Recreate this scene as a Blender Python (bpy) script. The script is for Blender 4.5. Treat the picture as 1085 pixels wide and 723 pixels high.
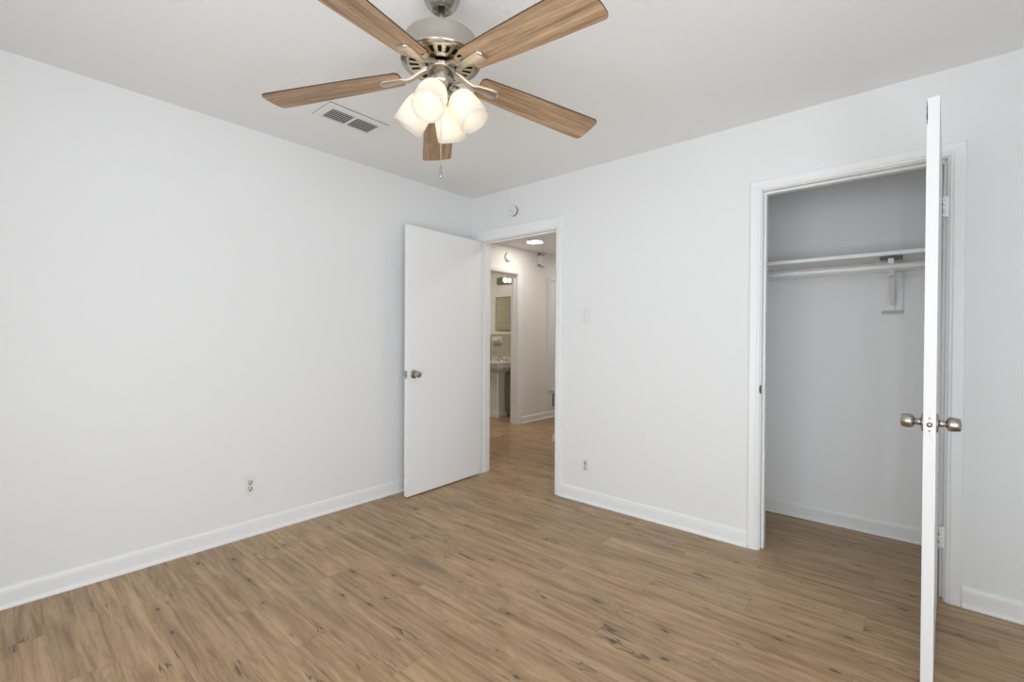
import bpy, bmesh, math, random
from mathutils import Vector, Matrix
PI = math.pi
random.seed(4)
for o in list(bpy.data.objects):
    bpy.data.objects.remove(o)
scene = bpy.context.scene
col = scene.collection

# ------------------------------------------------------------------ camera
F_PX, YAW, PITCH, ROLL = 491.93, 0.7148, -0.0071, 0.0058
cam_d = bpy.data.cameras.new('camera')
cam = bpy.data.objects.new('camera', cam_d)
col.objects.link(cam)
scene.camera = cam
cam_d.sensor_width = 36.0
cam_d.lens = 36.0 * F_PX / 1085.0
cam_d.clip_start = 0.05
_f = Vector((-math.sin(YAW) * math.cos(PITCH), math.cos(YAW) * math.cos(PITCH), math.sin(PITCH)))
_r = Vector((math.cos(YAW), math.sin(YAW), 0))
_u = _r.cross(_f)
_R = math.cos(ROLL) * _r + math.sin(ROLL) * _u
_U = -math.sin(ROLL) * _r + math.cos(ROLL) * _u
cam.matrix_world = Matrix(((_R.x, _U.x, -_f.x, 3.0107), (_R.y, _U.y, -_f.y, -2.9134),
                           (_R.z, _U.z, -_f.z, 1.1999), (0, 0, 0, 1)))

# ------------------------------------------------------------------ light
scene.view_settings.view_transform = 'Standard'
scene.view_settings.look = 'None'
scene.view_settings.gamma = 1
scene.view_settings.use_curve_mapping = False
EXPOSURE = 0.15
SKY = 0.9
FILL_REAR, FILL_RIGHT = 84.0, 48.0
HALL_LAMP, BATH_BULB, FAN_BULB = 50.0, 5.0, 4.2
scene.view_settings.exposure = EXPOSURE
w = bpy.data.worlds.new('daylight')
scene.world = w
w.use_nodes = True
w.node_tree.nodes['Background'].inputs[0].default_value = (0.86, 0.93, 1.0, 1)
w.node_tree.nodes['Background'].inputs[1].default_value = SKY


def area_light(name, loc, target, sx, sy, power, color):
    d = bpy.data.lights.new(name, 'AREA')
    d.shape = 'RECTANGLE'
    d.size, d.size_y, d.energy, d.color = sx, sy, power, color
    o = bpy.data.objects.new(name, d)
    col.objects.link(o)
    o.location = loc
    o.rotation_euler = (Vector(target) - Vector(loc)).to_track_quat('-Z', 'Y').to_euler()
    return o


area_light('added_rear_light', (2.70, -4.70, 0.85), (2.6, 0, 1.5), 3.4, 2.6, FILL_REAR, (0.88, 0.94, 1.0))  # unseen source behind the camera, added and sized to fill the room
area_light('added_right_light', (4.12, -2.85, 0.95), (0, -1.5, 1.6), 1.4, 1.9, FILL_RIGHT, (0.88, 0.94, 1.0))  # second source added out of view to balance the light from the right

# ------------------------------------------------------------------ materials
def mat(name, color, rough=0.5, metal=0.0, spec=0.5, bump=None, emit=None):
    m = bpy.data.materials.new(name)
    m.use_nodes = True
    nt = m.node_tree
    b = nt.nodes['Principled BSDF']
    b.inputs['Base Color'].default_value = (*color, 1)
    b.inputs['Roughness'].default_value = rough
    b.inputs['Metallic'].default_value = metal
    b.inputs['Specular IOR Level'].default_value = spec
    if emit:
        b.inputs['Emission Color'].default_value = (*emit[0], 1)
        b.inputs['Emission Strength'].default_value = emit[1]
    if bump:
        sc_, st = bump[0], bump[1]
        tc = nt.nodes.new('ShaderNodeTexCoord')
        n = nt.nodes.new('ShaderNodeTexNoise')
        n.inputs['Scale'].default_value = sc_
        n.inputs['Detail'].default_value = 4
        bp = nt.nodes.new('ShaderNodeBump')
        bp.inputs['Strength'].default_value = st
        bp.inputs['Distance'].default_value = 0.004
        nt.links.new(tc.outputs['Object'], n.inputs['Vector'])
        nt.links.new(n.outputs['Fac'], bp.inputs['Height'])
        nt.links.new(bp.outputs['Normal'], b.inputs['Normal'])
    return m


def ramp(nt, stops):
    r = nt.nodes.new('ShaderNodeValToRGB')
    e = r.color_ramp.elements
    while len(e) < len(stops):
        e.new(0.5)
    for i, (p_, c) in enumerate(stops):
        e[i].position = p_
        e[i].color = (*c, 1)
    return r


def math_node(nt, op, a, b=None, c=None):
    n = nt.nodes.new('ShaderNodeMath')
    n.operation = op
    for i, v in enumerate((a, b, c)):
        if v is None:
            continue
        if isinstance(v, (int, float)):
            n.inputs[i].default_value = v
        else:
            nt.links.new(v, n.inputs[i])
    return n.outputs[0]


def mixc(nt, fac, a, b, mode='MIX'):
    n = nt.nodes.new('ShaderNodeMix')
    n.data_type = 'RGBA'
    n.blend_type = mode
    for sock, v in ((n.inputs[0], fac), (n.inputs[6], a), (n.inputs[7], b)):
        if isinstance(v, (int, float)):
            sock.default_value = v
        elif isinstance(v, tuple):
            sock.default_value = (*v, 1)
        else:
            nt.links.new(v, sock)
    return n.outputs[2]


def comb(nt, x, y, z):
    n = nt.nodes.new('ShaderNodeCombineXYZ')
    for i, v in enumerate((x, y, z)):
        if isinstance(v, (int, float)):
            n.inputs[i].default_value = v
        else:
            nt.links.new(v, n.inputs[i])
    return n.outputs[0]


def noise(nt, vec, scale, detail=4, rough=0.55, dist=0.0):
    n = nt.nodes.new('ShaderNodeTexNoise')
    n.inputs['Scale'].default_value = scale
    n.inputs['Detail'].default_value = detail
    n.inputs['Roughness'].default_value = rough
    n.inputs['Distortion'].default_value = dist
    nt.links.new(vec, n.inputs['Vector'])
    return n.outputs['Fac']


def wood_floor():
    """Vinyl oak planks laid along x: 0.156 m wide, 1.22 m long, stepped joints."""
    m = bpy.data.materials.new('oak_plank_floor')
    m.use_nodes = True
    nt = m.node_tree
    b = nt.nodes['Principled BSDF']
    tc = nt.nodes.new('ShaderNodeTexCoord')
    sp = nt.nodes.new('ShaderNodeSeparateXYZ')
    nt.links.new(tc.outputs['Object'], sp.inputs[0])
    X, Y = sp.outputs[0], sp.outputs[1]
    W, L = 0.156, 1.22
    v = math_node(nt, 'DIVIDE', math_node(nt, 'ADD', Y, 0.704), W)
    row = math_node(nt, 'FLOOR', v)
    fv = math_node(nt, 'FRACT', v)
    u = math_node(nt, 'DIVIDE', math_node(nt, 'SUBTRACT', math_node(nt, 'SUBTRACT', X, 2.452),
                                          math_node(nt, 'MULTIPLY', row, 0.4085)), L)
    cl = math_node(nt, 'FLOOR', u)
    fu = math_node(nt, 'FRACT', u)
    wn = nt.nodes.new('ShaderNodeTexWhiteNoise')
    wn.noise_dimensions = '2D'
    nt.links.new(comb(nt, row, cl, 0.0), wn.inputs['Vector'])
    ws = nt.nodes.new('ShaderNodeSeparateColor')
    nt.links.new(wn.outputs['Color'], ws.inputs[0])
    h1, h2, h3 = ws.outputs[0], ws.outputs[1], ws.outputs[2]
    # grain coordinates, stretched along the plank and shifted per plank
    gx = math_node(nt, 'ADD', X, math_node(nt, 'MULTIPLY', h1, 37.0))
    gy = math_node(nt, 'ADD', Y, math_node(nt, 'MULTIPLY', h2, 23.0))
    def sc(v, k):
        return math_node(nt, 'MULTIPLY', v, k)

    def maprange(v, a0, a1, b0=0.0, b1=1.0, smooth=False):
        n = nt.nodes.new('ShaderNodeMapRange')
        if smooth:
            n.interpolation_type = 'SMOOTHSTEP'
        nt.links.new(v, n.inputs[0])
        for i_, q in enumerate((a0, a1, b0, b1)):
            n.inputs[i_ + 1].default_value = q
        return n.outputs[0]
    broad = noise(nt, comb(nt, sc(gx, 1.0), sc(gy, 7.0), h3), 1.5, 4, 0.6, 0.9)
    mid = noise(nt, comb(nt, sc(gx, 1.5), sc(gy, 24.0), h3), 1.6, 6, 0.66, 0.6)
    fine = noise(nt, comb(nt, sc(gx, 9.0), sc(gy, 240.0), h3), 1.5, 3, 0.6, 0.1)
    # cathedral figure: contour lines of a slow field
    field = noise(nt, comb(nt, sc(gx, 0.9), sc(gy, 5.5), h1), 1.1, 2, 0.5, 0.6)
    rings = math_node(nt, 'SINE', sc(field, 150.0))
    ringmask = maprange(noise(nt, comb(nt, sc(gx, 1.1), sc(gy, 4.0), h2), 1.0, 2), 0.46, 0.62)
    base = ramp(nt, [(0.34, (0.28, 0.170, 0.086)), (0.46, (0.40, 0.262, 0.143)), (0.55, (0.46, 0.312, 0.177)), (0.68, (0.515, 0.360, 0.212))])
    nt.links.new(mid, base.inputs[0])
    br = ramp(nt, [(0.30, (0.72, 0.69, 0.66)), (0.50, (0.98, 0.97, 0.96)), (0.72, (1.10, 1.09, 1.08))])
    nt.links.new(broad, br.inputs[0])
    c = mixc(nt, 0.75, base.outputs[0], br.outputs[0], 'MULTIPLY')
    rr = maprange(rings, -1.0, 1.0)
    c = mixc(nt, math_node(nt, 'MULTIPLY', math_node(nt, 'MULTIPLY', rr, ringmask), 0.30), c, (0.20, 0.125, 0.07))
    fr = ramp(nt, [(0.30, (0.82, 0.80, 0.78)), (0.62, (1.05, 1.05, 1.05))])
    nt.links.new(fine, fr.inputs[0])
    c = mixc(nt, 0.45, c, fr.outputs[0], 'MULTIPLY')
    tint = ramp(nt, [(0.0, (0.94, 0.94, 0.95)), (0.5, (1.05, 1.04, 1.02)), (1.0, (1.12, 1.12, 1.09))])
    nt.links.new(h3, tint.inputs[0])
    c = mixc(nt, 0.9, c, tint.outputs[0], 'MULTIPLY')
    # smoky patches
    smoke = maprange(noise(nt, comb(nt, sc(gx, 2.0), sc(gy, 9.0), h2), 1.3, 4, 0.6, 0.6), 0.58, 0.74, smooth=True)
    c = mixc(nt, sc(smoke, 0.50), c, (0.17, 0.125, 0.088))
    # knots: sparse, uneven in size, ragged
    vk = nt.nodes.new('ShaderNodeTexVoronoi')
    vk.voronoi_dimensions = '2D'
    vk.inputs['Scale'].default_value = 1.0
    wob = noise(nt, comb(nt, sc(gx, 22.0), sc(gy, 60.0), 0.0), 1.5, 4, 0.7)
    kx = math_node(nt, 'ADD', sc(gx, 3.6), sc(wob, 0.16))
    ky = math_node(nt, 'ADD', sc(gy, 9.5), sc(wob, 0.22))
    nt.links.new(comb(nt, kx, ky, 0.0), vk.inputs['Vector'])
    ks = nt.nodes.new('ShaderNodeSeparateColor')
    nt.links.new(vk.outputs['Color'], ks.inputs[0])
    dist = math_node(nt, 'DIVIDE', vk.outputs['Distance'], maprange(ks.outputs[1], 0.0, 1.0, 0.35, 1.25))
    gate = math_node(nt, 'GREATER_THAN', ks.outputs[0], 0.66)
    core = maprange(dist, 0.035, 0.085, 1.0, 0.0)
    halo = maprange(dist, 0.04, 0.36, 1.0, 0.0, smooth=True)
    c = mixc(nt, sc(math_node(nt, 'MULTIPLY', halo, gate), 0.32), c, (0.17, 0.115, 0.075))
    c = mixc(nt, sc(math_node(nt, 'MULTIPLY', core, gate), 0.85), c, (0.060, 0.042, 0.030))
    # cracks: thin wandering dark lines, gated into short strokes
    for (fx, fy, m0, wdt, hsh) in ((2.0, 12.0, 0.605, 0.012, h1), (1.3, 16.0, 0.60, 0.014, h2)):
        cn = noise(nt, comb(nt, sc(gx, fx), sc(gy, fy), hsh), 1.0, 3, 0.55, 0.8)
        line = maprange(math_node(nt, 'ABSOLUTE', math_node(nt, 'SUBTRACT', cn, 0.5)), wdt * 0.3, wdt, 1.0, 0.0)
        cm = noise(nt, comb(nt, sc(gx, 3.0), sc(gy, 10.0), hsh), 1.1, 2)
        cg = maprange(cm, m0, m0 + 0.05)
        c = mixc(nt, sc(math_node(nt, 'MULTIPLY', line, cg), 0.8), c, (0.075, 0.055, 0.040))
    # seams
    ey = math_node(nt, 'MULTIPLY', math_node(nt, 'MINIMUM', fv, math_node(nt, 'SUBTRACT', 1.0, fv)), W)
    ex = math_node(nt, 'MULTIPLY', math_node(nt, 'MINIMUM', fu, math_node(nt, 'SUBTRACT', 1.0, fu)), L)
    e = math_node(nt, 'MINIMUM', ex, ey)
    sm = nt.nodes.new('ShaderNodeMapRange')
    nt.links.new(e, sm.inputs[0])
    sm.inputs[1].default_value, sm.inputs[2].default_value = 0.0004, 0.0016
    sm.inputs[3].default_value, sm.inputs[4].default_value = 1.0, 0.0
    c = mixc(nt, math_node(nt, 'MULTIPLY', sm.outputs[0], 0.45), c, (0.12, 0.085, 0.055))
    nt.links.new(c, b.inputs['Base Color'])
    b.inputs['Roughness'].default_value = 0.38
    b.inputs['Specular IOR Level'].default_value = 0.42
    bp = nt.nodes.new('ShaderNodeBump')
    bp.inputs['Strength'].default_value = 0.25
    bp.inputs['Distance'].default_value = 0.001
    hh = math_node(nt, 'SUBTRACT', math_node(nt, 'MULTIPLY', mid, 0.4), sm.outputs[0])
    nt.links.new(hh, bp.inputs['Height'])
    nt.links.new(bp.outputs['Normal'], b.inputs['Normal'])
    return m


def blade_wood():
    m = bpy.data.materials.new('weathered_oak_blade')
    m.use_nodes = True
    nt = m.node_tree
    b = nt.nodes['Principled BSDF']
    tc = nt.nodes.new('ShaderNodeTexCoord')
    sp = nt.nodes.new('ShaderNodeSeparateXYZ')
    nt.links.new(tc.outputs['Object'], sp.inputs[0])
    oi = nt.nodes.new('ShaderNodeObjectInfo')
    off = math_node(nt, 'MULTIPLY', oi.outputs['Random'], 9.0)
    x, y = sp.outputs[0], sp.outputs[1]
    n1 = noise(nt, comb(nt, math_node(nt, 'MULTIPLY', x, 2.0), math_node(nt, 'MULTIPLY', y, 40.0), off), 1.6, 5, 0.6, 0.5)
    n2 = noise(nt, comb(nt, math_node(nt, 'MULTIPLY', x, 12.0), math_node(nt, 'MULTIPLY', y, 330.0), off), 1.4, 3)
    r1 = ramp(nt, [(0.30, (0.23, 0.135, 0.073)), (0.46, (0.385, 0.245, 0.142)), (0.62, (0.52, 0.355, 0.215)), (0.78, (0.63, 0.46, 0.30))])
    nt.links.new(n1, r1.inputs[0])
    r2 = ramp(nt, [(0.35, (0.70, 0.68, 0.66)), (0.60, (1.10, 1.10, 1.10))])
    nt.links.new(n2, r2.inputs[0])
    nt.links.new(mixc(nt, 0.6, r1.outputs[0], r2.outputs[0], 'MULTIPLY'), b.inputs['Base Color'])
    b.inputs['Roughness'].default_value = 0.5
    return m


def tile_mat():
    m = bpy.data.materials.new('beige_wall_tile')
    m.use_nodes = True
    nt = m.node_tree
    b = nt.nodes['Principled BSDF']
    tc = nt.nodes.new('ShaderNodeTexCoord')
    sp = nt.nodes.new('ShaderNodeSeparateXYZ')
    nt.links.new(tc.outputs['Object'], sp.inputs[0])
    s = 0.108
    hx = math_node(nt, 'FRACT', math_node(nt, 'DIVIDE', math_node(nt, 'ADD', sp.outputs[0], sp.outputs[1]), s))
    hz = math_node(nt, 'FRACT', math_node(nt, 'DIVIDE', sp.outputs[2], s))
    a = math_node(nt, 'MINIMUM', hx, math_node(nt, 'SUBTRACT', 1.0, hx))
    c = math_node(nt, 'MINIMUM', hz, math_node(nt, 'SUBTRACT', 1.0, hz))
    e = math_node(nt, 'LESS_THAN', math_node(nt, 'MINIMUM', a, c), 0.018)
    nt.links.new(mixc(nt, e, (0.50, 0.485, 0.38), (0.34, 0.33, 0.26)), b.inputs['Base Color'])
    b.inputs['Roughness'].default_value = 0.25
    return m


M = dict(
    wall=mat('white_wall_paint', (0.83, 0.83, 0.825), 0.55, spec=0.3, bump=(55, 0.12)),
    hallwall=mat('hall_wall_paint', (0.86, 0.84, 0.815), 0.55, spec=0.3, bump=(55, 0.12)),
    ceil=mat('ceiling_paint', (0.90, 0.895, 0.88), 0.8, spec=0.2, bump=(80, 0.25)),
    trim=mat('white_trim_enamel', (0.87, 0.87, 0.865), 0.32, spec=0.5),
    door=mat('white_door_enamel', (0.90, 0.90, 0.90), 0.38, spec=0.45),
    closet=mat('closet_wall_paint', (0.92, 0.92, 0.92), 0.6, spec=0.3, bump=(30, 0.3)),
    plastic=mat('white_plastic', (0.80, 0.80, 0.77), 0.4),
    ivory=mat('ivory_plastic', (0.70, 0.69, 0.62), 0.4),
    nickel=mat('brushed_nickel', (0.44, 0.41, 0.37), 0.27, 1.0),
    satin=mat('satin_nickel_dark', (0.42, 0.39, 0.35), 0.28, 1.0),
    iron=mat('nickel_painted_lit', (0.66, 0.60, 0.51), 0.38, 1.0),  # paler, creamier nickel with the lamp glow put into its colour
    tan=mat('tan_plastic', (0.30, 0.22, 0.14), 0.5),
    greypaint=mat('grey_painted_metal', (0.50, 0.50, 0.49), 0.5),
    darkgrey=mat('dark_grey_metal_and_shade', (0.10, 0.10, 0.10), 0.5),
    glownickel=mat('nickel_tinted_by_bulbs', (0.72, 0.62, 0.46), 0.25, 1.0),  # nickel coloured gold for the warm bulb light it reflects
    chrome=mat('chrome', (0.7, 0.7, 0.7), 0.12, 1.0),
    dark=mat('dark_void', (0.02, 0.018, 0.016), 0.8),
    darkhole=mat('dark_slot', (0.06, 0.06, 0.06), 0.7),
    edge=mat('dark_brown_edge', (0.075, 0.040, 0.022), 0.5),
    vent=mat('painted_vent_metal', (0.86, 0.855, 0.83), 0.45),
    porcelain=mat('white_porcelain', (0.72, 0.71, 0.67), 0.12, spec=0.6),
    mirror=mat('mirror_silver', (0.80, 0.80, 0.77), 0.03, 1.0),
    floor=wood_floor(), blade=blade_wood(), tile=tile_mat(),
    bulb=mat('lit_bulb', (1, 1, 1), 0.4, emit=((1.0, 0.86, 0.68), FAN_BULB)),
    globe=mat('lit_globe_bulb', (1, 1, 1), 0.4, emit=((1.0, 0.90, 0.76), BATH_BULB)),
    bathdisc=mat('added_bath_diffuser', (1, 1, 1), 0.4, emit=((1.0, 0.93, 0.82), 85.0)),
    disc=mat('lit_diffuser', (1, 1, 1), 0.4, emit=((1.0, 0.94, 0.86), HALL_LAMP)),
)
def spun_metal(name, color, rough):
    m = mat(name, color, rough, 1.0)
    m.node_tree.nodes['Principled BSDF'].inputs['Anisotropic Rotation'].default_value = 0.25
    t_ = m.node_tree
    tn = t_.nodes.new('ShaderNodeTangent')
    tn.direction_type = 'RADIAL'
    tn.axis = 'Z'
    b_ = t_.nodes['Principled BSDF']
    b_.inputs['Anisotropic'].default_value = 0.85
    t_.links.new(tn.outputs[0], b_.inputs['Tangent'])
    return m


M['spun'] = spun_metal('spun_nickel', (0.50, 0.47, 0.43), 0.26)
# frosted glass of the fan shades
g = bpy.data.materials.new('frosted_white_glass')
g.use_nodes = True
nt = g.node_tree
pb = nt.nodes['Principled BSDF']
pb.inputs['Base Color'].default_value = (0.74, 0.72, 0.69, 1)
pb.inputs['Roughness'].default_value = 0.35
tr = nt.nodes.new('ShaderNodeBsdfTranslucent')
tr.inputs[0].default_value = (0.97, 0.93, 0.87, 1)
mx = nt.nodes.new('ShaderNodeMixShader')
mx.inputs[0].default_value = 0.62
nt.links.new(pb.outputs[0], mx.inputs[1])
nt.links.new(tr.outputs[0], mx.inputs[2])
nt.links.new(mx.outputs[0], nt.nodes['Material Output'].inputs[0])
M['glass'] = g


# ------------------------------------------------------------------ mesh helpers
def box(bm, x0, x1, y0, y1, z0, z1, mi=0, bevel=0.0):
    vs = [bm.verts.new((x, y, z)) for x in (x0, x1) for y in (y0, y1) for z in (z0, z1)]
    fs = [(0, 1, 3, 2), (4, 6, 7, 5), (0, 4, 5, 1), (2, 3, 7, 6), (0, 2, 6, 4), (1, 5, 7, 3)]
    out = []
    for f in fs:
        fc = bm.faces.new([vs[i] for i in f])
        fc.material_index = mi
        out.append(fc)
    if bevel:
        es = list({e for f in out for e in f.edges})
        bmesh.ops.bevel(bm, geom=es, offset=bevel, segments=2, affect='EDGES', profile=0.7)
    return vs


def lathe(bm, prof, n=32, mtx=None, mi=0, caps=True):
    mtx = mtx or Matrix()
    rings = []
    for r, z in prof:
        if r < 1e-6:
            rings.append([bm.verts.new(mtx @ Vector((0, 0, z)))])
        else:
            rings.append([bm.verts.new(mtx @ Vector((r * math.cos(2 * PI * i / n), r * math.sin(2 * PI * i / n), z))) for i in range(n)])
    for a, b in zip(rings, rings[1:]):
        for i in range(n):
            j = (i + 1) % n
            if len(a) == 1 and len(b) == 1:
                continue
            if len(a) == 1:
                f = bm.faces.new((a[0], b[i], b[j]))
            elif len(b) == 1:
                f = bm.faces.new((a[i], b[0], a[j]))
            else:
                f = bm.faces.new((a[i], b[i], b[j], a[j]))
            f.smooth = True
            f.material_index = mi
    if caps:
        for rg in (rings[0], rings[-1]):
            if len(rg) > 2:
                f = bm.faces.new(rg)
                f.material_index = mi


def align(loc, direction):
    q = Vector(direction).normalized().to_track_quat('Z', 'Y')
    return Matrix.Translation(Vector(loc)) @ q.to_matrix().to_4x4()


def tube(bm, pts, r, n=12):
    """round tube along points; r a number or a list"""
    pts = [Vector(p) for p in pts]
    rings = []
    for i, p in enumerate(pts):
        d = (pts[min(i + 1, len(pts) - 1)] - pts[max(i - 1, 0)]).normalized()
        up = Vector((0, 0, 1)) if abs(d.z) < 0.9 else Vector((1, 0, 0))
        a = d.cross(up).normalized()
        b = d.cross(a)
        rr = r[i] if isinstance(r, (list, tuple)) else r
        rings.append([bm.verts.new(p + rr * (math.cos(2 * PI * k / n) * a + math.sin(2 * PI * k / n) * b)) for k in range(n)])
    for a, b in zip(rings, rings[1:]):
        for k in range(n):
            f = bm.faces.new((a[k], a[(k + 1) % n], b[(k + 1) % n], b[k]))
            f.smooth = True
    bm.faces.new(rings[0])
    bm.faces.new(rings[-1])


def obj(name, bm, materials, parent=None, loc=(0, 0, 0)):
    bmesh.ops.recalc_face_normals(bm, faces=bm.faces)
    me = bpy.data.meshes.new(name)
    bm.to_mesh(me)
    bm.free()
    for m_ in (materials if isinstance(materials, (list, tuple)) else [materials]):
        me.materials.append(m_)
    o = bpy.data.objects.new(name, me)
    col.objects.link(o)
    o.location = loc
    if parent:
        o.parent = parent
    return o


def tag(o, label, cat, group=None, kind=None):
    o['label'] = label
    o['category'] = cat
    if group:
        o['group'] = group
    if kind:
        o['kind'] = kind
    return o


def thing(name, label, cat, loc=(0, 0, 0), rotz=0.0, group=None, kind=None):
    o = bpy.data.objects.new(name, None)
    o.empty_display_size = 0.05
    col.objects.link(o)
    o.location = loc
    o.rotation_euler = (0, 0, rotz)
    return tag(o, label, cat, group, kind)


def struct(name, bm, m, label, cat):
    return tag(obj(name, bm, m), label, cat, kind='structure')


def extrude_profile(bm, prof, p0, p1, n):
    """prof = [(out, up)], swept from p0 to p1 along the floor; n = direction out of the wall"""
    n = Vector(n)
    ends = []
    for p in (Vector(p0), Vector(p1)):
        ends.append([bm.verts.new(p + n * a + Vector((0, 0, b))) for a, b in prof])
    k = len(prof)
    for i in range(k):
        j = (i + 1) % k
        bm.faces.new((ends[0][i], ends[0][j], ends[1][j], ends[1][i]))
    bm.faces.new(ends[0])
    bm.faces.new(ends[1][::-1])


CAS = [(0.0, 0.0), (0.0, 0.009), (0.005, 0.012), (0.011, 0.0125), (0.017, 0.016), (0.85, 0.018), (0.95, 0.016), (1.0, 0.0)]


def casing(bm, axis, wall, sgn, a0, a1, top, ws=0.056, wt=0.056):
    """mitred door casing round an opening; axis 'x': wall lies along x at y=wall, sgn = outward side"""
    path = [(a0, 0.0, -1, 0), (a0, top, -1, 1), (a1, top, 1, 1), (a1, 0.0, 1, 0)]
    rings = []
    for a, z, oa, oz in path:
        rg = []
        for u, t in CAS:
            if u >= 0.8:
                us, ut = ws * (1 - (1 - u) * 0.06 / ws * 0.5), wt * (1 - (1 - u) * 0.06 / wt * 0.5)
            else:
                us = ut = u
            A, Z = a + oa * us, z + oz * ut
            W = wall + sgn * t
            rg.append(bm.verts.new((A, W, Z) if axis == 'x' else (W, A, Z)))
        rings.append(rg)
    for r0, r1 in zip(rings, rings[1:]):
        for i in range(len(CAS)):
            j = (i + 1) % len(CAS)
            bm.faces.new((r0[i], r0[j], r1[j], r1[i]))
    bm.faces.new(rings[0])
    bm.faces.new(rings[-1])


BASE = [(0, 0), (0.011, 0), (0.022, 0.0), (0.0225, 0.006), (0.020, 0.013), (0.0135, 0.018), (0.0125, 0.019), (0.0125, 0.068),
        (0.0115, 0.070), (0.0113, 0.078), (0.0095, 0.086), (0.0050, 0.092), (0.0, 0.094)]

H = 2.44
RX, RY = 3.80, -3.64          # right wall, rear wall
T = 0.115                     # wall thickness

# ------------------------------------------------------------------ structure
bm = bmesh.new()
box(bm, -3.4, 4.9, -3.8, 5.2, -0.1, 0.0)
struct('floor', bm, M['floor'], 'light oak plank flooring with dark knots running through room, closet and hall', 'floor')

bm = bmesh.new()
box(bm, -3.4, 4.9, -3.8, 5.2, H, H + 0.1)
struct('ceiling', bm, M['ceil'], 'flat off-white painted ceiling', 'ceiling')

bm = bmesh.new()
box(bm, -T, 0, RY - T, 0, 0, H)
struct('wall_left', bm, M['wall'], 'long bare white wall left of the open entry door', 'wall')

# back wall with entry and closet openings
E0, E1, EH = 0.120, 0.925, 2.037       # entry jamb faces, head
C0, C1, CH = 2.354, 3.118, 2.037       # closet jamb faces, head
J = 0.019                              # jamb board thickness
bm = bmesh.new()
box(bm, -1.14, E0 - J, 0, T, 0, H)
box(bm, E0 - J, E1 + J, 0, T, EH + J, H)
box(bm, E1 + J, C0 - J, 0, T, 0, H)
box(bm, C0 - J, C1 + J, 0, T, CH + J, H)
box(bm, C1 + J, RX + T, 0, T, 0, H)
bmesh.ops.remove_doubles(bm, verts=bm.verts, dist=1e-5)
struct('wall_back', bm, M['wall'], 'white wall holding the entry doorway and the closet doorway', 'wall')


def pierced_wall(name, axis, w0, w1, a0, a1, o0, o1, z0, z1, m, label):
    bm = bmesh.new()
    for b in ((a0, o0, 0, H), (o1, a1, 0, H), (o0, o1, 0, z0), (o0, o1, z1, H)):
        if b[1] - b[0] < 1e-4 or b[3] - b[2] < 1e-4:
            continue
        if axis == 'x':
            box(bm, b[0], b[1], w0, w1, b[2], b[3])
        else:
            box(bm, w0, w1, b[0], b[1], b[2], b[3])
    return struct(name, bm, m, label, 'wall')


pierced_wall('wall_rear', 'x', RY - T, RY, 0, RX + T, 1.40, 3.76, 0.12, 2.12, M['wall'], 'white rear wall with a wide added window')
pierced_wall('wall_right', 'y', RX, RX + T, RY, 0, -3.45, -2.15, 0.12, 2.12, M['wall'], 'white right wall with an added window')


def window(name, axis, w0, w1, o0, o1, z0, z1, label):
    bm = bmesh.new()
    f = 0.045
    m0, m1 = (w0 + w1) / 2 - 0.02, (w0 + w1) / 2 + 0.02
    c = (o0 + o1) / 2
    for b in ((o0, o0 + f, z0, z1), (o1 - f, o1, z0, z1), (o0 + f, o1 - f, z0, z0 + f), (o0 + f, o1 - f, z1 - f, z1), (c - 0.02, c + 0.02, z0 + f, z1 - f)):
        if axis == 'x':
            box(bm, b[0], b[1], m0, m1, b[2], b[3])
        else:
            box(bm, m0, m1, b[0], b[1], b[2], b[3])
    return struct(name, bm, M['trim'], label, 'window')


window('added_window_1', 'x', RY - T, RY, 1.40, 3.76, 0.12, 2.12, 'unseen white framed two-light window added to the rear wall for light')  # unseen window, placed and sized for the light it lets in
window('added_window_2', 'y', RX, RX + T, -3.45, -2.15, 0.12, 2.12, 'unseen white framed two-light window added to the right wall for light')  # also unseen, moved along the wall to steer the light

# closet shell (interior 1.95..RX, T..0.725)
CD = 0.725
CR = 3.43
bm = bmesh.new()
box(bm, 1.90, CR + T, CD, CD + 0.1, 0, H)
struct('wall_closet_back', bm, M['closet'], 'grey-white back wall inside the closet', 'wall')
bm = bmesh.new()
box(bm, 1.85, 1.95, T, CD, 0, H)
struct('wall_closet_left', bm, M['closet'], 'left side wall inside the closet', 'wall')
bm = bmesh.new()
box(bm, CR, CR + T, T, CD, 0, H)
struct('wall_closet_right', bm, M['closet'], 'right side wall inside the closet', 'wall')

# hall and bathroom shell
HX = -1.14                    # far hall wall face
B0, B1, BH = 1.20, 1.975, 2.065   # bathroom door jambs on the far wall
BY = 2.50                     # vanity wall face
bm = bmesh.new()
box(bm, HX - T, HX, T, B0 - J, 0, H)
box(bm, HX - T, HX, B1 + J, 4.6, 0, H)
box(bm, HX - T, HX, B0 - J, B1 + J, BH + J, H)
struct('wall_hall_far', bm, M['hallwall'], 'warm white hall wall around the bathroom doorway', 'wall')
bm = bmesh.new()
box(bm, -0.129, 1.35, 1.46, 4.6, 0, H)
struct('wall_hall_corner', bm, M['hallwall'], 'hall wall block forming the corridor corner', 'wall')
bm = bmesh.new()
box(bm, 1.25, 1.35, T, 1.46, 0, H)
struct('wall_hall_right', bm, M['hallwall'], 'wall closing the hall on the right', 'wall')
bm = bmesh.new()
box(bm, HX, -0.129, 4.5, 4.6, 0, H)
struct('wall_hall_end', bm, M['hallwall'], 'wall at the end of the corridor', 'wall')
bm = bmesh.new()
box(bm, -3.2, HX - T, BY, BY + 0.1, 0, H)
struct('wall_bathroom_vanity', bm, M['hallwall'], 'bathroom wall behind the pedestal sink and mirror', 'wall')
bm = bmesh.new()
box(bm, -3.3, -3.2, 0.4, BY + 0.1, 0, H)
struct('wall_bathroom_far', bm, M['tile'], 'beige tiled far bathroom wall', 'wall')
bm = bmesh.new()
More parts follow.
